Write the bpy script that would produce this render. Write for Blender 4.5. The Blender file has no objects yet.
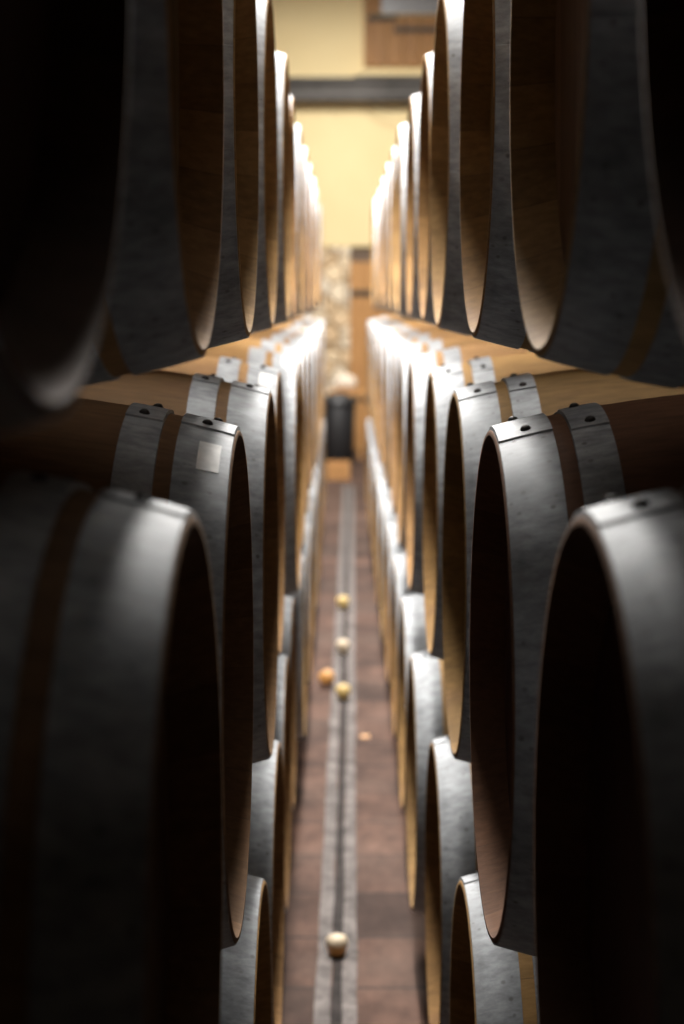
import bpy, bmesh, math, random
from mathutils import Vector, Matrix
random.seed(7)
C = bpy.context.scene.collection
PI = math.pi
EYE = 1.42

# ------------------------------------------------------------------ helpers
def link(name, bm, m, parent=None, smooth=True, sharp=40):
    me = bpy.data.meshes.new(name)
    bmesh.ops.recalc_face_normals(bm, faces=bm.faces[:])
    bm.to_mesh(me); bm.free()
    ms = m if isinstance(m, (list, tuple)) else [m]
    for k in ms: me.materials.append(k)
    if smooth:
        me.shade_smooth()
        me.set_sharp_from_angle(angle=math.radians(sharp))
    o = bpy.data.objects.new(name, me); C.objects.link(o)
    if parent: o.parent = parent
    return o

def tag(o, label=None, cat=None, group=None, kind=None):
    if label: o['label'] = label
    if cat: o['category'] = cat
    if group: o['group'] = group
    if kind: o['kind'] = kind
    return o

def empty(name, loc, rot=(0, 0, 0)):
    o = bpy.data.objects.new(name, None); C.objects.link(o)
    o.location = loc; o.rotation_euler = rot; o.empty_display_size = .1
    return o

def box(bm, x0, x1, y0, y1, z0, z1, bevel=0, mi=0):
    r = bmesh.ops.create_cube(bm, size=1)
    vs = r['verts']
    for v in vs:
        v.co = Vector(((x0+x1)/2 + v.co.x*(x1-x0), (y0+y1)/2 + v.co.y*(y1-y0), (z0+z1)/2 + v.co.z*(z1-z0)))
    fs = set(f for v in vs for f in v.link_faces)
    for f in fs: f.material_index = mi
    if bevel:
        es = list(set(e for v in vs for e in v.link_edges))
        bmesh.ops.bevel(bm, geom=es, offset=bevel, segments=2, affect='EDGES', profile=.5)

def lathe(bm, prof, n, axis='z', closed=False):
    """prof: list of (radius, height) turned about an axis; radius 0 ends close on a point"""
    rings = []
    for r, h in prof:
        if r <= 1e-7:
            rings.append([bm.verts.new((0, 0, h) if axis == 'z' else (h, 0, 0))]); continue
        ring = []
        for k in range(n):
            a = 2*PI*k/n
            p = (r*math.cos(a), r*math.sin(a), h) if axis == 'z' else (h, r*math.sin(a), r*math.cos(a))
            ring.append(bm.verts.new(p))
        rings.append(ring)
    prs = list(zip(rings[:-1], rings[1:]))
    if closed: prs.append((rings[-1], rings[0]))
    for A, B in prs:
        for k in range(n):
            j = (k+1) % n
            if len(A) == 1 and len(B) == 1: continue
            if len(A) == 1: bm.faces.new((A[0], B[k], B[j]))
            elif len(B) == 1: bm.faces.new((A[k], B[0], A[j]))
            else: bm.faces.new((A[k], B[k], B[j], A[j]))

def tube(bm, pts, r, n=8):
    rings = []
    for i, p in enumerate(pts):
        p = Vector(p)
        d = (Vector(pts[min(i+1, len(pts)-1)]) - Vector(pts[max(i-1, 0)])).normalized()
        u = d.cross(Vector((0.13, 0.2, 1))).normalized(); w = d.cross(u)
        rings.append([bm.verts.new(p + r*(math.cos(2*PI*k/n)*u + math.sin(2*PI*k/n)*w)) for k in range(n)])
    for A, B in zip(rings[:-1], rings[1:]):
        for k in range(n):
            bm.faces.new((A[k], B[k], B[(k+1) % n], A[(k+1) % n]))
    bm.faces.new(rings[0]); bm.faces.new(rings[-1])

# ------------------------------------------------------------------ materials
class NT:
    def __init__(s, name):
        s.m = bpy.data.materials.new(name); s.m.use_nodes = True
        s.n = s.m.node_tree.nodes; s.l = s.m.node_tree.links
        s.b = s.n['Principled BSDF']
    def node(s, t, **kw):
        q = s.n.new(t)
        for k, v in kw.items():
            if k.startswith('i_'):
                q.inputs[k[2:].replace('_', ' ')].default_value = v
            else: setattr(q, k, v)
        return q
    def math(s, op, a, b=None, c=None):
        q = s.n.new('ShaderNodeMath'); q.operation = op
        for i, v in enumerate((a, b, c)):
            if v is None: continue
            if isinstance(v, (int, float)): q.inputs[i].default_value = v
            else: s.l.new(v, q.inputs[i])
        return q.outputs[0]
    def mix(s, f, a, b, mode='MIX'):
        q = s.n.new('ShaderNodeMix'); q.data_type = 'RGBA'; q.blend_type = mode
        for i, v in ((0, f), (6, a), (7, b)):
            if isinstance(v, (int, float)): q.inputs[i].default_value = v
            elif isinstance(v, (tuple, list)): q.inputs[i].default_value = (*v, 1)
            else: s.l.new(v, q.inputs[i])
        return q.outputs[2]
    def ramp(s, f, stops):
        q = s.n.new('ShaderNodeValToRGB')
        while len(q.color_ramp.elements) < len(stops): q.color_ramp.elements.new(.5)
        for e, (p, c) in zip(q.color_ramp.elements, stops):
            e.position = p; e.color = (c, c, c, 1) if isinstance(c, (int, float)) else (*c, 1)
        s.l.new(f, q.inputs[0]); return q.outputs[0]
    def noise(s, vec, scale, detail=4, rough=.55, vscale=None):
        if vscale:
            mp = s.n.new('ShaderNodeMapping'); mp.inputs['Scale'].default_value = vscale
            s.l.new(vec, mp.inputs[0]); vec = mp.outputs[0]
        q = s.n.new('ShaderNodeTexNoise'); q.inputs['Scale'].default_value = scale
        q.inputs['Detail'].default_value = detail; q.inputs['Roughness'].default_value = rough
        s.l.new(vec, q.inputs[0]); return q.outputs[0]
    def coords(s): return s.n.new('ShaderNodeTexCoord').outputs['Object']
    def set(s, **kw):
        for k, v in kw.items():
            i = s.b.inputs[k.replace('_', ' ')]
            if isinstance(v, (int, float)): i.default_value = v
            elif isinstance(v, (tuple, list)): i.default_value = (*v, 1)
            else: s.l.new(v, i)
    def bump(s, h, strength=.3, dist=.002):
        q = s.n.new('ShaderNodeBump'); q.inputs['Strength'].default_value = strength
        q.inputs['Distance'].default_value = dist
        s.l.new(h, q.inputs['Height']); s.l.new(q.outputs[0], s.b.inputs['Normal'])

def mat_plain(name, col, rough=.6, metal=0):
    t = NT(name)
    n = t.noise(t.coords(), 60, 3)
    c = t.mix(1, col, t.ramp(n, [(.3, .8), (.7, 1.1)]), 'MULTIPLY')
    t.set(Base_Color=c, Roughness=rough, Metallic=metal)
    return t.m

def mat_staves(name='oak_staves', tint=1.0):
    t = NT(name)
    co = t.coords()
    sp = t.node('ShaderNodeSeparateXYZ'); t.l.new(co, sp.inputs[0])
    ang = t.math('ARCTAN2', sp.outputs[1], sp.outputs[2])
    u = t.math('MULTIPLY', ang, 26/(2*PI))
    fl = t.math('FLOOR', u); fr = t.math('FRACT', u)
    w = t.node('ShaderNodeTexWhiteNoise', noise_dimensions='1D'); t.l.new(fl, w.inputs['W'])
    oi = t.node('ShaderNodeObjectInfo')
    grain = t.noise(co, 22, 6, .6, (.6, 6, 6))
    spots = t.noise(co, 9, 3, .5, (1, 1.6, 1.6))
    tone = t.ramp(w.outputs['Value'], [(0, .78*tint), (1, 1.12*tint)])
    c = t.mix(1, oi.outputs['Color'], tone, 'MULTIPLY')
    c = t.mix(1, c, t.ramp(grain, [(.3, .72), (.7, 1.12)]), 'MULTIPLY')
    c = t.mix(t.ramp(spots, [(.55, 0), (.72, .35)]), c, (.16, .08, .045))
    gap = t.math('LESS_THAN', t.math('MINIMUM', fr, t.math('SUBTRACT', 1, fr)), .010)
    c = t.mix(t.math('MULTIPLY', gap, .5), c, (.09, .055, .035))
    t.set(Base_Color=c, Roughness=.75, Specular_IOR_Level=.12)
    t.bump(t.math('SUBTRACT', grain, t.math('MULTIPLY', gap, 1.5)), .35, .0015)
    return t.m

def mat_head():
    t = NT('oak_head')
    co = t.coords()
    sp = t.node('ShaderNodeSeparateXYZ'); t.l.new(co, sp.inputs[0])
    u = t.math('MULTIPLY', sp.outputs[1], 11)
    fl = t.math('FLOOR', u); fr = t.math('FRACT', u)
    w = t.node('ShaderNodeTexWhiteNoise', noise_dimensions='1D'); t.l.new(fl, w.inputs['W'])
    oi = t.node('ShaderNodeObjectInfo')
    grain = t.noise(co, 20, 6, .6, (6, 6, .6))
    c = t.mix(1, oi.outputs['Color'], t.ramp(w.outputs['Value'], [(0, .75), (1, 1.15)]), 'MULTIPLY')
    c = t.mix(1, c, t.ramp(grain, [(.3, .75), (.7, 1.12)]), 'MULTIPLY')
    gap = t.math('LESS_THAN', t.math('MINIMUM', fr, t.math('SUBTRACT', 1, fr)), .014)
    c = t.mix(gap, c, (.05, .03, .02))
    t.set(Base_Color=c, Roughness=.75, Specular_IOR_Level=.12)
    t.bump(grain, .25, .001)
    return t.m

def mat_hoop():
    t = NT('galvanised_steel')
    co = t.coords()
    big = t.noise(co, 14, 5, .6)
    streak = t.noise(co, 85, 5, .65, (.35, 1, 1))
    v = t.node('ShaderNodeTexVoronoi', i_Scale=62.0); t.l.new(co, v.inputs[0])
    oi = t.node('ShaderNodeObjectInfo')
    c = t.mix(t.ramp(big, [(.3, 0), (.7, 1)]), (.25, .262, .275), (.47, .488, .51))
    c = t.mix(1, c, t.ramp(streak, [(.3, .55), (.7, 1.2)]), 'MULTIPLY')
    spot = t.math('MULTIPLY', t.ramp(v.outputs['Distance'], [(.1, 1), (.22, 0)]), t.ramp(t.noise(co, 11, 2), [(.42, 0), (.55, 1)]))
    c = t.mix(t.math('MULTIPLY', spot, .85), c, (.13, .125, .12))
    t.set(Base_Color=c, Metallic=.12, Specular_IOR_Level=.3, Roughness=t.ramp(streak, [(.25, .56), (.75, .72)]))
    t.bump(streak, .2, .0006)
    return t.m

def mat_wood(name, a, b, vs=(8, 8, .8), scale=6, rough=.6):
    t = NT(name); co = t.coords()
    g = t.noise(co, scale, 6, .6, vs)
    c = t.mix(t.ramp(g, [(.3, 0), (.72, 1)]), a, b)
    t.set(Base_Color=c, Roughness=rough); t.bump(g, .3, .003)
    return t.m

def mat_floor():
    t = NT('terracotta_tiles'); co = t.coords()
    mp = t.node('ShaderNodeMapping'); t.l.new(co, mp.inputs[0])
    br = t.node('ShaderNodeTexBrick', offset=.37, offset_frequency=2, squash=1)
    t.l.new(mp.outputs[0], br.inputs[0])
    br.inputs['Scale'].default_value = 1; br.inputs['Brick Width'].default_value = .42
    br.inputs['Row Height'].default_value = .285; br.inputs['Mortar Size'].default_value = .006
    br.inputs['Mortar Smooth'].default_value = .4
    br.inputs['Color1'].default_value = (.092, .052, .038, 1); br.inputs['Color2'].default_value = (.040, .025, .020, 1)
    br.inputs['Mortar'].default_value = (.03, .023, .02, 1); br.inputs['Bias'].default_value = 0
    n1 = t.noise(co, 5, 6, .65); n2 = t.noise(co, 28, 5, .6, (1, .35, 1))
    c = t.mix(1, br.outputs['Color'], t.ramp(n1, [(.3, .6), (.7, 1.5)]), 'MULTIPLY')
    c = t.mix(1, c, t.ramp(n2, [(.3, .75), (.7, 1.2)]), 'MULTIPLY')
    c = t.mix(t.ramp(t.noise(co, 2.2, 4), [(.5, 0), (.75, .35)]), c, (.17, .12, .095))
    t.set(Base_Color=c, Roughness=.85, Specular_IOR_Level=.15)
    t.bump(t.math('ADD', br.outputs['Fac'], n2), -.3, .003)
    return t.m

def mat_mortar():
    t = NT('worn_mortar'); co = t.coords()
    n = t.noise(co, 14, 6, .65); n2 = t.noise(co, 60, 4, .7)
    c = t.mix(t.ramp(n, [(.35, 0), (.65, 1)]), (.085, .075, .07), (.205, .18, .17))
    c = t.mix(1, c, t.ramp(n2, [(.3, .7), (.7, 1.15)]), 'MULTIPLY')
    t.set(Base_Color=c, Roughness=.9, Specular_IOR_Level=.15); t.bump(n2, .5, .003)
    return t.m

def mat_plaster(name, a, b, scale=1.2):
    t = NT(name); co = t.coords()
    n = t.noise(co, scale, 5, .6); f = t.noise(co, 40, 4)
    c = t.mix(t.ramp(n, [(.3, 0), (.7, 1)]), a, b)
    t.set(Base_Color=c, Roughness=.9, Specular_IOR_Level=.1); t.bump(f, .2, .003)
    return t.m

def mat_stone():
    t = NT('rubble_stone'); co = t.coords()
    v = t.node('ShaderNodeTexVoronoi', i_Scale=6.5); v.inputs['Randomness'].default_value = .9
    t.l.new(co, v.inputs[0])
    e = t.node('ShaderNodeTexVoronoi', feature='DISTANCE_TO_EDGE', i_Scale=6.5)
    e.inputs['Randomness'].default_value = .9
    t.l.new(co, e.inputs[0])
    sep = t.node('ShaderNodeSeparateColor'); t.l.new(v.outputs['Color'], sep.inputs[0])
    c = t.ramp(sep.outputs[0], [(0, (.68, .48, .28)), (.45, (.82, .66, .44)), (1, (.90, .80, .64))])
    c = t.mix(t.ramp(e.outputs[0], [(.02, 1), (.09, 0)]), c, (.38, .24, .12))
    c = t.mix(1, c, t.ramp(t.noise(co, 9, 5), [(.3, .8), (.7, 1.15)]), 'MULTIPLY')
    t.set(Base_Color=c, Roughness=.85)
    t.bump(t.ramp(e.outputs[0], [(0, 0), (.12, 1)]), .8, .02)
    return t.m

INNER = mat_staves('shaded_inner_staves', .68)  # same oak, darkened: shade of the chime recess put into the colour
STAVE, HEAD, HOOP = mat_staves(), mat_head(), mat_hoop()
RIVET = mat_plain('dark_rivet_iron', (.05, .045, .042), .55, .6)
PAPER = mat_plain('white_paper', (.93, .92, .89), .6)
TIMBER = mat_wood('dark_timber', (.09, .06, .04), (.2, .13, .08), (8, .8, 8))
FLOOR, MORTAR = mat_floor(), mat_mortar()
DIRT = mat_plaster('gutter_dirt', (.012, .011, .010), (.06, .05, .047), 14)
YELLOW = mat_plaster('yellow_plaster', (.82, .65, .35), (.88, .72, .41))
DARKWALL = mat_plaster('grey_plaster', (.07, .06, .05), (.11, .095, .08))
STONE = mat_stone()
DOORWOOD = mat_wood('golden_door_wood', (.40, .19, .06), (.62, .33, .12))
HATCH = mat_wood('hatch_wood', (.23, .10, .022), (.38, .18, .045))
IRON = mat_plain('black_iron', (.05, .045, .04), .6, .5)
STEEL = mat_plaster('weathered_steel', (.07, .065, .06), (.15, .14, .13), 3)
SLATE = mat_plain('grey_glass', (.33, .33, .34), .35)
BIN = mat_plain('black_plastic', (.02, .02, .022), .5)
BUNG_A = mat_plain('cream_bung_rubber', (.62, .50, .35), .55)
BUNG_B = mat_plain('amber_bung_rubber', (.60, .29, .08), .5)
BUNG_C = mat_plain('yellow_bung_rubber', (.62, .44, .16), .5)

# ------------------------------------------------------------------ barrel
L2 = .475; RB = .3060; RE = .2590
def rad(x): return RB - (RB-RE)*(abs(x)/L2)**2.9
RTOT = .3085
def body_bm():
    bm = bmesh.new()
    prof = [(.2365, -.430)]
    prof += [(.2365, -.4365), (.2505, -.465), (.2540, -L2), (rad(L2)-.0015, -L2), (rad(.4735), -.4735)]
    n = 26
    for i in range(1, n): prof.append((rad(-.4735+.947*i/n), -.4735+.947*i/n))
    prof += [(rad(.4735), .4735), (rad(L2)-.0015, L2), (.2540, L2), (.2505, .465), (.2365, .4365), (.2365, .430)]
    lathe(bm, prof, 104, 'x')
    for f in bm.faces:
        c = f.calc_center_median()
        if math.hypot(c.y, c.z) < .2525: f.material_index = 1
    return bm
def head_bm(s):
    bm = bmesh.new()
    lathe(bm, [(0, s*.4365), (.20, s*.4365), (.230, s*.4365), (.2385, s*.4335), (.2385, s*.422), (.2, s*.422), (0, s*.422)], 72, 'x')
    return bm
def hoop_bm(x0, x1, lap=0.0):
    """one flat steel band closed by a riveted overlap centred on angle 0"""
    bm = bmesh.new()
    half = .052/rad(x0)
    n = 104; angs = [2*PI*k/n for k in range(n)]
    for a in (half, half+.0045, 2*PI-half, 2*PI-half-.0045): angs.append(a)
    angs = sorted(angs)
    rings = []
    for a in angs:
        d = min(a, 2*PI-a)
        th = .0017 + (.0019 if d <= half+1e-6 else 0)
        P = []
        xs = [x0+(x1-x0)*i/4 for i in range(5)]
        outer = [(x, rad(x)+.0003+th) for x in xs]
        outer[0] = (xs[0]+.0005*(1 if x1 > x0 else -1), outer[0][1])
        inner = [(x, rad(x)+.0002) for x in reversed(xs)]
        for x, r in outer+inner:
            P.append(bm.verts.new((x, r*math.sin(a), r*math.cos(a))))
        rings.append(P)
    m = len(rings[0])
    for i in range(len(rings)):
        A, B = rings[i], rings[(i+1) % len(rings)]
        for k in range(m):
            bm.faces.new((A[k], A[(k+1) % m], B[(k+1) % m], B[k]))
    return bm
def rivet_bm(x, a):
    bm = bmesh.new()
    lathe(bm, [(0, .0042), (.0026, .0038), (.0046, .0022), (.0056, 0), (.0056, -.0012), (0, -.0012)], 14, 'z')
    r = rad(x) + .0037
    M = Matrix.Translation((x, r*math.sin(a), r*math.cos(a))) @ Matrix.Rotation(-a, 4, 'X')
    bmesh.ops.transform(bm, matrix=M, verts=bm.verts[:])
    return bm
# band positions measured from the barrel's middle: chime hoop, quarter hoop, bilge hoop
HOOPS = [(.4215, .4735), (.3685, .4055), (.1250, .1650)]
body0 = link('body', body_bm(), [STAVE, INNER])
heads0 = {s: link('head', head_bm(s), HEAD) for s in (-1, 1)}
hoops0 = {(s, k): link('hoop', hoop_bm(*( (s*b, s*a) if s > 0 else (s*b, s*a))), HOOP, sharp=30)
          for s in (-1, 1) for k, (a, b) in enumerate(HOOPS)}
rivets0 = {}
for s in (-1, 1):
    for k, (a, b) in enumerate(HOOPS[:2]):
        c = s*(a+b)/2
        rivets0[s, k] = [link('rivet', rivet_bm(c + s*.003, .14), RIVET),
                         link('rivet', rivet_bm(c - s*.002, -.14), RIVET)]
used = set()
def take(src, parent, name):
    """first use keeps the prototype itself, later ones are copies sharing its mesh"""
    if src.name in used:
        o = src.copy(); C.objects.link(o)
    else:
        used.add(src.name); o = src
    o.parent = parent
    return o

def sticker_bm(side, ang, w=.021, h=.052, xoff=.0):
    """paper label curved onto the chime hoop"""
    bm = bmesh.new()
    xc = side*(.453 + xoff)
    rows = []
    n = 5
    for i in range(n+1):
        a = ang + (i/n-.5)*h/.262
        row = []
        for x in (xc-w/2, xc+w/2):
            r = rad(x)+.0026
            row.append((bm.verts.new((x, r*math.sin(a), r*math.cos(a))), bm.verts.new((x, (r-.0004)*math.sin(a), (r-.0004)*math.cos(a)))))
        rows.append(row)
    for A, B in zip(rows[:-1], rows[1:]):
        bm.faces.new((A[0][0], A[1][0], B[1][0], B[0][0])); bm.faces.new((A[0][1], B[0][1], B[1][1], A[1][1]))
        bm.faces.new((A[0][0], B[0][0], B[0][1], A[0][1])); bm.faces.new((A[1][0], A[1][1], B[1][1], B[1][0]))
    bm.faces.new((rows[0][0][0], rows[0][0][1], rows[0][1][1], rows[0][1][0]))
    bm.faces.new((rows[-1][0][0], rows[-1][1][0], rows[-1][1][1], rows[-1][0][1]))
    return bm

OAK = [(.60, .35, .135), (.64, .39, .165), (.54, .30, .11), (.62, .35, .15), (.50, .28, .11)]
def barrel(side, a, y, zc, phi, label, near, col=None, stickers=()):
    """side -1: left of the aisle, its head at x=-a; phi turns the barrel about its own axis"""
    root = empty('wine_barrel', (side*(a+L2), y, zc-RTOT))
    tag(root, label, 'barrel', 'oak wine barrels stacked along the aisle')
    inner = -side
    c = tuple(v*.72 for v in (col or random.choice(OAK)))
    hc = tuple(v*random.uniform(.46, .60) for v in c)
    def place(o, colr=None, ph=phi):
        o.location = (0, 0, RTOT); o.rotation_euler = (ph, 0, 0)
        if colr: o.color = (*colr, 1)
        return o
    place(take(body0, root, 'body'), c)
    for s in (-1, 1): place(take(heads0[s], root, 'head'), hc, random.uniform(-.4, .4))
    for (s, k), h in hoops0.items():
        ph = phi + (0 if s == inner else random.uniform(1, 5))
        if k == 1: ph += .05
        ho = place(take(h, root, 'hoop'), None, ph)
        if near and s == inner and k < 2:
            for rv in rivets0[s, k]:
                r = take(rv, ho, 'rivet'); r.location = (0, 0, 0); r.rotation_euler = (0, 0, 0)
    for ang in stickers:
        st = link('paper_sticker', sticker_bm(inner, ang), PAPER, root)
        st.location = (0, 0, RTOT); st['label'] = 'small white paper sticker on the end hoop'
    return root

P = .70; S = .606
ZM = EYE - .392; ZL = ZM - S; ZT = ZM + S
YM = 1.031; YL = YM + .35; YT = YM - .35
ORD = ['nearest', 'second', 'third', 'fourth', 'fifth', 'sixth', 'seventh', 'eighth', 'ninth', 'tenth', 'eleventh', 'twelfth', 'thirteenth', 'fourteenth', 'fifteenth']
TIER = {'T': 'top', 'M': 'middle', 'L': 'bottom'}
SPEC = {  # labels of the barrels that show something of their own
 ('M', -1, 0): 'oak barrel with lit grey end hoop and dark rivets, nearest in left middle row',
 ('M', -1, 1): 'brown oak barrel with square white sticker on dark hoop, second in left middle row',
 ('M', -1, 2): 'brown oak barrel without sticker, between two stickered ones, third in left middle row',
 ('M', 1, 0): 'oak barrel with wide blurred pale end hoop, nearest in right middle row',
 ('M', 1, 1): 'reddish brown oak barrel with sharp spotted grey hoops, second in right middle row',
 ('M', 1, 2): 'golden oak barrel with lit top behind the sharp spotted hoops, third in right middle row',
 ('T', -1, 0): 'shade-darkened barrel filling the upper left corner, nearest in left top row',
 ('T', 1, 0): 'shade-darkened barrel in the upper right corner, nearest in right top row',
 ('T', 1, 1): 'oak barrel with wide black hoop and lit lower rim, second in right top row',
 ('T', -1, 1): 'oak barrel with wide dark hoop and lit pointed lower rim, second in left top row',
 ('L', 1, 1): 'oak barrel with pale dusty hoop under the sharp spotted barrel, second in right bottom row',
 ('L', -1, 1): 'oak barrel with dim grey hoop, second in left bottom row',
}
AX = {('M', 1): .152, ('M', -1): .100, ('L', 1): .148, ('L', -1): .106, ('T', 1): .157, ('T', -1): .110}
DX = {('T', -1, 0): .111, ('T', -1, 1): .110, ('T', -1, 2): .111, ('T', -1, 3): .111, ('T', 1, 0): .157, ('T', 1, 1): .156, ('T', 1, 2): .157, ('L', 1, 2): .151, ('M', 1, 0): .148, ('M', 1, 1): .150, ('M', 1, 2): .158, ('M', 1, 3): .160, ('M', -1, 0): .092, ('M', -1, 1): .104, ('M', -1, 2): .100,
      ('M', -1, 3): .113, ('L', 1, 1): .153, ('L', 1, 3): .143, ('L', -1, 1): .100, ('L', -1, 3): .113, ('L', -1, 4): .120,
      ('T', -1, 5): .116, ('T', -1, 6): .114, ('T', 1, 4): .162, ('T', 1, 5): .162, ('T', 1, 3): .153}
PHI = {('M', -1, 0): -.17, ('M', -1, 1): -.03, ('M', -1, 2): -.05, ('M', -1, 3): -.02, ('M', 1, 0): -.07, ('M', 1, 1): .06, ('M', 1, 2): .07,
       ('M', 1, 3): .1, ('L', 1, 1): -.30, ('L', 1, 2): -.22, ('L', 1, 3): -.12, ('L', -1, 1): 1.2, ('T', 1, 1): 1.5, ('T', 1, 0): 1.3, ('T', 1, 2): 1.6, ('T', -1, 0): 1.2, ('T', -1, 1): 1.4, ('T', -1, 2): 1.6, ('T', 1, 3): 1.9, ('T', -1, 3): 1.1}
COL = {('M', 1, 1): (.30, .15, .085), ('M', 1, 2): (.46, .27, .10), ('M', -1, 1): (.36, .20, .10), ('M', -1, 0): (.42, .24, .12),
       ('M', -1, 2): (.36, .20, .085), ('T', -1, 0): (.20, .10, .05), ('T', 1, 0): (.22, .11, .05), ('M', 1, 0): (.30, .16, .09)}  # nearest top-row barrels coloured darker to carry the shade up there
STICK = {('M', -1, 1): (-.42,), ('M', -1, 3): (-.36,), ('M', -1, 4): (-.30,), ('L', -1, 5): (-.25,)}
for tier, z, y0, cnt in (('T', ZT, YT, 13), ('M', ZM, YM, 14), ('L', ZL, YL, 14)):
    for side in (-1, 1):
        for i in range(cnt):
            key = (tier, side, i)
            a = DX.get(key, AX[tier, side] + random.uniform(-.004, .004))
            y = y0 + P*i
            sd = 'left' if side < 0 else 'right'
            if key in SPEC: lab = SPEC[key]
            elif i == cnt-1: lab = f'far oak barrel, last of the {sd} {TIER[tier]} row before the yellow end wall'
            elif i == cnt-2: lab = f'far oak barrel, last but one of the {sd} {TIER[tier]} row'
            elif key == ('M', -1, 4): lab = 'oak barrel with white sticker on overlit hoop, fifth in left middle row'
            elif key == ('M', -1, 3): lab = 'oak barrel with white sticker on pale hoop, fourth in left middle row'
            else: lab = f'oak barrel with grey steel hoops, {ORD[i]} from the camera in the {sd} {TIER[tier]} row'
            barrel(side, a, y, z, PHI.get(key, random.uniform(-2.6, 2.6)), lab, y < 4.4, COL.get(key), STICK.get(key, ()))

# timber chocks wedged where a barrel sits between the two below it
chock0 = None
def chock(side, xc, y, z, tilt):
    global chock0
    if chock0 is None:
        q = bmesh.new(); hh = (P - 2*rad(0))/2 - .0012
        box(q, -.05, .05, -.035, .035, -hh, hh, .004)
        o = link('timber_chock', q, TIMBER, smooth=False); chock0 = o
    else:
        o = chock0.copy(); C.objects.link(o)
    o.location = (xc, y, z); o.rotation_euler = (tilt, 0, 0)
    tag(o, 'small dark timber chock wedged between stacked barrels, deep in the shadow', 'chock', 'timber chocks between the barrels')
for zlo, ylo, yup, n_up, n_lo in ((ZL, YL, YM, 14, 14), (ZM, YM, YT, 13, 14)):
    for side in (-1, 1):
        xc = side*(.13+L2)
        for i in range(n_up):
            yu = yup + P*i
            for d in (-1, 1):
                yl = yu + d*P/2
                j = round((yl-ylo)/P)
                if 0 <= j < n_lo:
                    chock(side, xc, (yu+yl)/2, zlo+S/2, d*math.atan2(P/2, S))
# runner rails that carry the bottom rows
for side in (-1, 1):
    for k, off in enumerate((.24, .71)):
        bm = bmesh.new()
        x = side*(.13+off)
        top = ZL - rad(.205 if k == 0 else .17) - .004
        box(bm, x-.04, x+.04, .95, 11.1, 0, top, .004)
        o = link('timber_rail', bm, TIMBER, smooth=False)
        tag(o, f"dark timber rail under the {'left' if side<0 else 'right'} bottom barrels, on their {'aisle' if k==0 else 'wall'} side", 'rail', 'rails under the bottom barrels')

# ------------------------------------------------------------------ the room
def struct(name, bm, m, parent=None):
    o = link(name, bm, m, parent, smooth=False)
    if not parent: o['kind'] = 'structure'
    return o
X0, X1, Y0, Y1, H = -1.75, 1.75, -2.5, 16.2, 4.9
bm = bmesh.new(); box(bm, X0-.2, X1+.2, Y0-.2, Y1+.25, -.12, 0); struct('floor', bm, FLOOR)
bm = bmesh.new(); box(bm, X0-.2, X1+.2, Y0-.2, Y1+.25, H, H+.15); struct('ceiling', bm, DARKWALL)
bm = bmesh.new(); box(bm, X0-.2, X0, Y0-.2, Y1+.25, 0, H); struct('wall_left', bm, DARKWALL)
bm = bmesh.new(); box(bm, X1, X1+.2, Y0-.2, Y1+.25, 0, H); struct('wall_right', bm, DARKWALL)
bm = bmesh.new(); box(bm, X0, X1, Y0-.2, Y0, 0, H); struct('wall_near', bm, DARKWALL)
# far wall: a doorway-high recess below, yellow plaster above
DH = 1.90
bm = bmesh.new()
box(bm, X0, X1, Y1, Y1+.2, DH, H)
box(bm, .62, X1, Y1, Y1+.2, 0, DH); box(bm, X0, -.62, Y1, Y1+.2, 0, DH)
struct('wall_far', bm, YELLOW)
# plank door in the right half of the opening
d = struct('door_1', (lambda b: (box(b, .075, .62, Y1+.05, Y1+.095, 0, DH-.14, .003), b)[1])(bmesh.new()), DOORWOOD)
for k in range(4):
    b = bmesh.new(); box(b, .078+.135*k, .078+.135*k+.128, Y1+.03, Y1+.05, .004, DH-.145, .004); link('door_plank', b, DOORWOOD, d, smooth=False)
for zz in (.45, 1.44):
    b = bmesh.new(); box(b, .08, .60, Y1+.02, Y1+.03, zz, zz+.055, .002); link('strap_hinge', b, IRON, d, smooth=False)
b = bmesh.new(); box(b, .075, .62, Y1+.04, Y1+.16, DH-.14, DH); struct('trim_lintel_shade', b, TIMBER)  # dark bar standing in for the shadow under the lintel
b = bmesh.new(); box(b, -.62, .075, Y1-.02, Y1+.2, 0, DH-.01, .01); o = struct('wall_infill', b, STONE)

# centre gutter of the aisle
def aisle_x(y): return -.010 + (y-3.6)*.0065
def strip(name, off0, off1, z, m, label):
    bm = bmesh.new(); n = 60
    rows = []
    for i in range(n+1):
        y = 1.5 + 11.5*i/n; c = aisle_x(y)
        j0, j1 = random.uniform(-.0025, .0025), random.uniform(-.0025, .0025)
        rows.append([bm.verts.new((c+off0+j0, y, 0)), bm.verts.new((c+off0+j0, y, z)), bm.verts.new((c+off1+j1, y, z)), bm.verts.new((c+off1+j1, y, 0))])
    for A, B in zip(rows[:-1], rows[1:]):
        for k in range(3): bm.faces.new((A[k], A[k+1], B[k+1], B[k]))
    bm.faces.new(rows[0]); bm.faces.new(rows[-1])
    o = link(name, bm, m, smooth=False); o['kind'] = 'structure'; return o
strip('trim_2', -.044, -.0115, .005, MORTAR, '')
strip('trim_3', .0115, .042, .005, MORTAR, '')
strip('trim_4', -.011, .011, .0015, DIRT, '')

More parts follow.
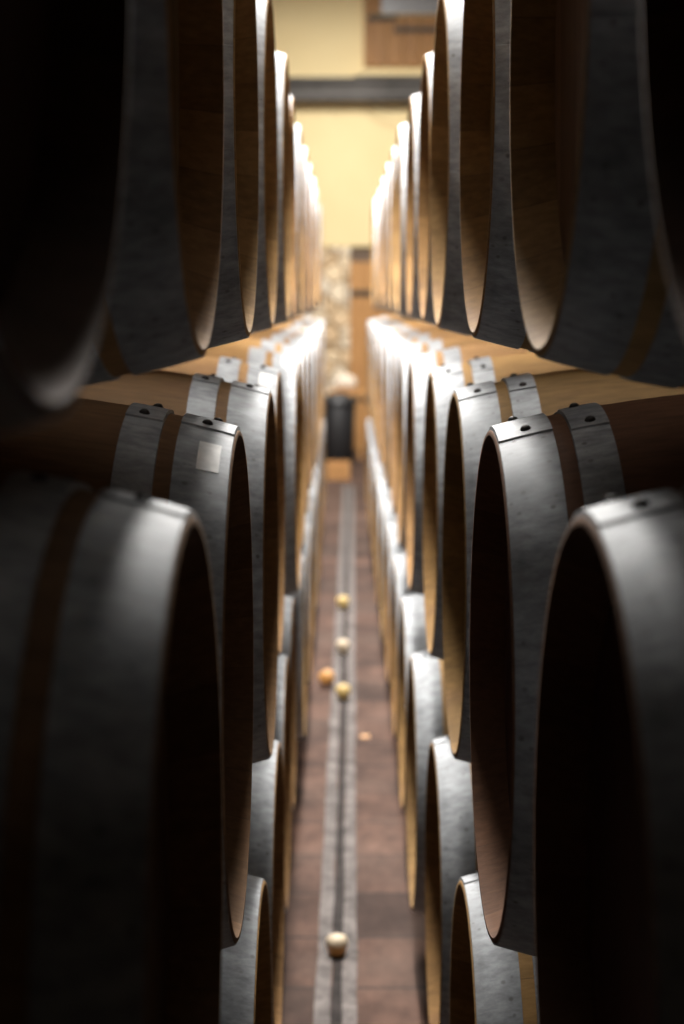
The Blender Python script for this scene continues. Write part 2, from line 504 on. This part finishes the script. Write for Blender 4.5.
# steel beam across the aisle in front of the far wall
def zat(ypix, d): return EYE + math.tan(math.atan((512-ypix)/1720)-.1236)*d
def xat(xpix, d): return (xpix-342)/1720*d
YB = 16.1
zb0, zb1 = zat(101, YB), zat(78, YB)
bt = empty('steel_beam', (0, YB, zb0))
tag(bt, 'dark grey horizontal steel beam spanning in front of the yellow end wall', 'beam')
def prt(name, m, *b, parent=bt, bev=.004):
    q = bmesh.new(); box(q, *b, bev); o = link(name, q, m, parent, smooth=False)
    o.matrix_parent_inverse = Matrix.Translation(-parent.location); return o
prt('top_flange', STEEL, X0, X1, YB-.08, YB+.08, zb1-.05, zb1)
prt('web', STEEL, X0, X1, YB-.03, YB+.03, zb0+.035, zb1-.05)
prt('bottom_flange', STEEL, X0, X1, YB-.08, YB+.08, zb0, zb0+.035)
bm = bmesh.new()
pts = [(xat(366, YB-.12), YB-.09, zb0+.01)]
for i in range(1, 14):
    t = i/13
    pts.append((xat(366+60*t, YB), YB-.10, zb0+.01-.13*math.sin(PI*min(1, t*1.0))+.10*t*t))
tube(bm, pts, .006)
tag(link('hanging_cable', bm, IRON), 'thin dark cable sagging below the grey steel beam at its right', 'cable')

# loading hatch high on the far wall
YW = Y1
hx0, hx1, hz0 = xat(363, YW), xat(363, YW)+1.15, zat(68, YW)
hz1 = hz0 + 1.05
ht = empty('wooden_hatch', (hx0, YW, hz0))
tag(ht, 'brown wooden hatch high on the yellow end wall, above the steel beam', 'hatch')
def hp(name, m, *b, bev=.004): return prt(name, m, *b, parent=ht, bev=bev)
hp('hatch_frame', HATCH, hx0, hx0+.06, YW-.07, YW, hz0, hz1)
for k in range(7):
    hp('plank', HATCH, hx0+.062+.152*k, hx0+.062+.152*k+.147, YW-.045, YW, hz0+.005, zat(16, YW))
hp('pane', SLATE, hx0+.16, hx1, YW-.035, YW, zat(14, YW), hz1)
hp('rail', HATCH, hx0+.06, hx0+.16, YW-.05, YW, zat(14, YW), hz1)
hp('iron_bar', IRON, hx0+.03, hx0+.30, YW-.075, YW-.045, zat(22, YW), zat(17, YW))
hp('iron_bar', IRON, hx0+.27, hx0+.75, YW-.075, YW-.045, zat(33, YW), zat(28, YW))
sl = bmesh.new(); box(sl, hx0-.08, hx1+.1, YW-.10, YW, hz0-.075, hz0-.02, .006)
struct('trim_5', sl, YELLOW)

# things in front of the far wall, seen down the slot of the aisle
YD = 14.9
# bin
bz = empty('black_bin', (xat(338, YD), YD, 0)); bz.scale = (1.12, 1.12, 1.25); tag(bz, 'black rounded bin standing on the floor at the far end of the aisle', 'bin')
bm = bmesh.new()
lathe(bm, [(0, 0), (.10, 0), (.118, .02), (.135, .40), (.128, .41), (.11, .05), (0, .05)], 40)
link('bin_body', bm, BIN, bz)
bm = bmesh.new()
lathe(bm, [(.140, .40), (.143, .425), (.12, .46), (.05, .485), (0, .488)], 40)
link('bin_lid', bm, BIN, bz)
# box in front of it
bm = bmesh.new(); xc = xat(339, 13.6)
box(bm, xc-.10, xc+.085, 13.45, 13.70, 0, .012, .002)
for s in (0, 1):
    box(bm, xc-.10, xc+.085, 13.45 if not s else 13.685, 13.465 if not s else 13.70, .012, .13, .002)
    box(bm, xc-.10 if not s else xc+.07, xc-.085 if not s else xc+.085, 13.465, 13.685, .012, .13, .002)
tag(link('wooden_tray', bm, DOORWOOD, smooth=False), 'low orange-brown wooden tray on the floor in front of the black bin', 'tray')
# rolled sack above the bin
bm = bmesh.new()
bmesh.ops.create_uvsphere(bm, u_segments=24, v_segments=16, radius=1)
for v in bm.verts:
    q = v.co; f = 1+.08*math.sin(5*q.x+3*q.z)
    v.co = Vector((q.x*.105*f, q.y*.09, max(q.z, -.75)*.08*f + .065))
bmesh.ops.translate(bm, verts=bm.verts[:], vec=(xat(346, YD+.45), YD+.45, .606))
SACK = mat_plaster('pale_sackcloth', (.74, .62, .48), (.84, .74, .62), 6)
tag(link('cloth_sack', bm, SACK), 'pale cloth sack lying on the stool behind the black bin', 'sack')
# stool carrying it
st = empty('wooden_stool', (xat(346, YD+.45), YD+.45, 0)); tag(st, 'light wooden stool behind the black bin with a sack on it', 'stool')
def sp(name, *b): 
    q = bmesh.new(); box(q, *b, .004); return link(name, q, DOORWOOD, st, smooth=False)
sp('seat', -.16, .16, -.14, .14, .56, .603)
for sx in (-1, 1):
    for sy in (-1, 1): sp('leg', sx*.13-.018, sx*.13+.018, sy*.11-.018, sy*.11+.018, 0, .56)

# ------------------------------------------------------------------ bungs on the floor
def ground(px, py, h=0):
    ang = math.atan((py-512)/1720)+.1236
    d = (EYE-h)/math.tan(ang)
    k = d*math.cos(.1236) + (EYE-h)*math.sin(.1236)
    return ((px-342)/1720*k, d)
def bung_bm(k=1.0):
    bm = bmesh.new()
    lathe(bm, [(0, 0), (.016, 0), (.0205, .003), (.0235, .012), (.0255, .022), (.0280, .024), (.0285, .030), (.0275, .040), (.0235, .048), (.012, .0535), (0, .0548)], 28)
    bmesh.ops.scale(bm, vec=(k, k, k), verts=bm.verts[:])
    return bm
for px, py, m, rot, k0, lab in (
    (337, 946, BUNG_A, 'up', .92, 'cream and amber barrel bung on the floor gutter nearest the camera'),
    (343, 693, BUNG_C, 'up', 1.05, 'yellow barrel bung on the gutter beside the tipped-over orange one'),
    (327, 681, BUNG_B, 'side', 1.15, 'orange barrel bung lying on its side left of the gutter'),
    (343, 648, BUNG_A, 'up', 1.10, 'pale barrel bung on the gutter, second farthest from the camera'),
    (343, 604, BUNG_C, 'up', 1.15, 'pale yellow barrel bung on the gutter, farthest from the camera')):
    k = k0*.9
    o = link('barrel_bung', bung_bm(k), m)
    x, y = ground(px, py, .025)
    if rot == 'up':
        o.location = (x, y, .005); o.rotation_euler = (0, 0, 0)
    else:
        o.location = (x-.028, y, .0285*k); o.rotation_euler = (0, math.radians(78), .25)
    tag(o, lab, 'bung', 'barrel bungs on the cellar floor')
    if px == 337:
        cap = bmesh.new(); lathe(cap, [(0, .0305*k), (.0286*k, .0305*k), (.0290*k, .033*k), (.0282*k, .0405*k), (.024*k, .0488*k), (.012*k, .0543*k), (0, .0556*k)], 28)
        c = link('bung_cap', cap, BUNG_A, o); c['label'] = 'whitish rounded cap'
        o.data.materials[0] = BUNG_B
x, y = ground(365, 737)
bm = bmesh.new(); box(bm, x-.015, x+.015, y-.02, y+.02, 0, .004, .002)
tag(link('wood_chip', bm, DOORWOOD, smooth=False), 'small flat yellowish wood chip on the floor right of the gutter', 'wood chip')

# ------------------------------------------------------------------ lamps
def tube_lamp(x, y, z, ln, power, label, w=.16, col=(1, .965, .92)):
    r = empty('strip_light', (x, y, z)); tag(r, label, 'lamp', 'strip lights hung over the aisle')
    q = bmesh.new(); box(q, -w/2, w/2, -ln/2, ln/2, .02, .07, .008); link('housing', q, STEEL, r, smooth=False)
    t = NT('lamp_glow'); t.set(Base_Color=(1, 1, 1), Emission_Color=col, Emission_Strength=1.5 if power < 10 else 8.0)
    q = bmesh.new(); box(q, -w/2+.02, w/2-.02, -ln/2+.02, ln/2-.02, .0, .02, .006); link('diffuser', q, t.m, r, smooth=False)
    for s in (-1, 1):
        q = bmesh.new(); tube(q, [(0, s*ln*.35, .07), (0, s*ln*.35, H-z)], .004); link('hanger', q, IRON, r)
    L = bpy.data.lights.new('strip_glow', 'AREA'); L.shape = 'RECTANGLE'; L.size = w; L.size_y = ln
    L.energy = power; L.color = col
    o = bpy.data.objects.new('strip_glow', L); C.objects.link(o); o.parent = r; o.location = (0, 0, -.01)
tube_lamp(-.05, 4.15, 3.3, 2.5, 215, 'strip light hung over the middle of the aisle, second from the camera end')
tube_lamp(-.03, 7.5, 3.0, 1.5, 185, 'low strip light hung over the middle of the aisle halfway along')
tube_lamp(-.03, 10.6, 3.5, 1.5, 150, 'strip light hung over the aisle where the barrel rows end')
tube_lamp(-.45, 5.6, 3.3, 2.2, 75, 'added fill strip light above the left barrels')  # weak fill added to soften and brighten the hoops
tube_lamp(.45, 6.3, 3.3, 2.2, 55, 'added fill strip light above the right barrels')  # its counterpart, also an added fill for the hoops
tube_lamp(.1, 13.4, 4.35, 1.8, 225, 'strip light hung beyond the barrels near the yellow wall')
tube_lamp(-.05, 2.0, 3.3, .5, 1.9, 'added dim square fill panel above the camera end of the aisle', .9)  # added fill panel that lifts the near barrels out of the dark

w = bpy.data.worlds.new('World'); bpy.context.scene.world = w; w.use_nodes = True
w.node_tree.nodes['Background'].inputs[0].default_value = (.5, .55, .65, 1)
w.node_tree.nodes['Background'].inputs[1].default_value = .004

# ------------------------------------------------------------------ camera
cd = bpy.data.cameras.new('camera'); cam = bpy.data.objects.new('camera', cd); C.objects.link(cam)
cam.location = (0, 0, EYE); cam.rotation_euler = (PI/2-.1236, 0, 0)
cd.sensor_fit = 'VERTICAL'; cd.sensor_height = 36; cd.sensor_width = 24; cd.lens = 1720/1024*36
cd.clip_start = .02
cd.dof.use_dof = True; cd.dof.focus_distance = 1.85; cd.dof.aperture_fstop = 4.5
sc = bpy.context.scene; sc.camera = cam
sc.view_settings.view_transform = 'Standard'; sc.view_settings.look = 'None'
sc.view_settings.gamma = 1; sc.view_settings.use_curve_mapping = False
sc.view_settings.exposure = 0.12
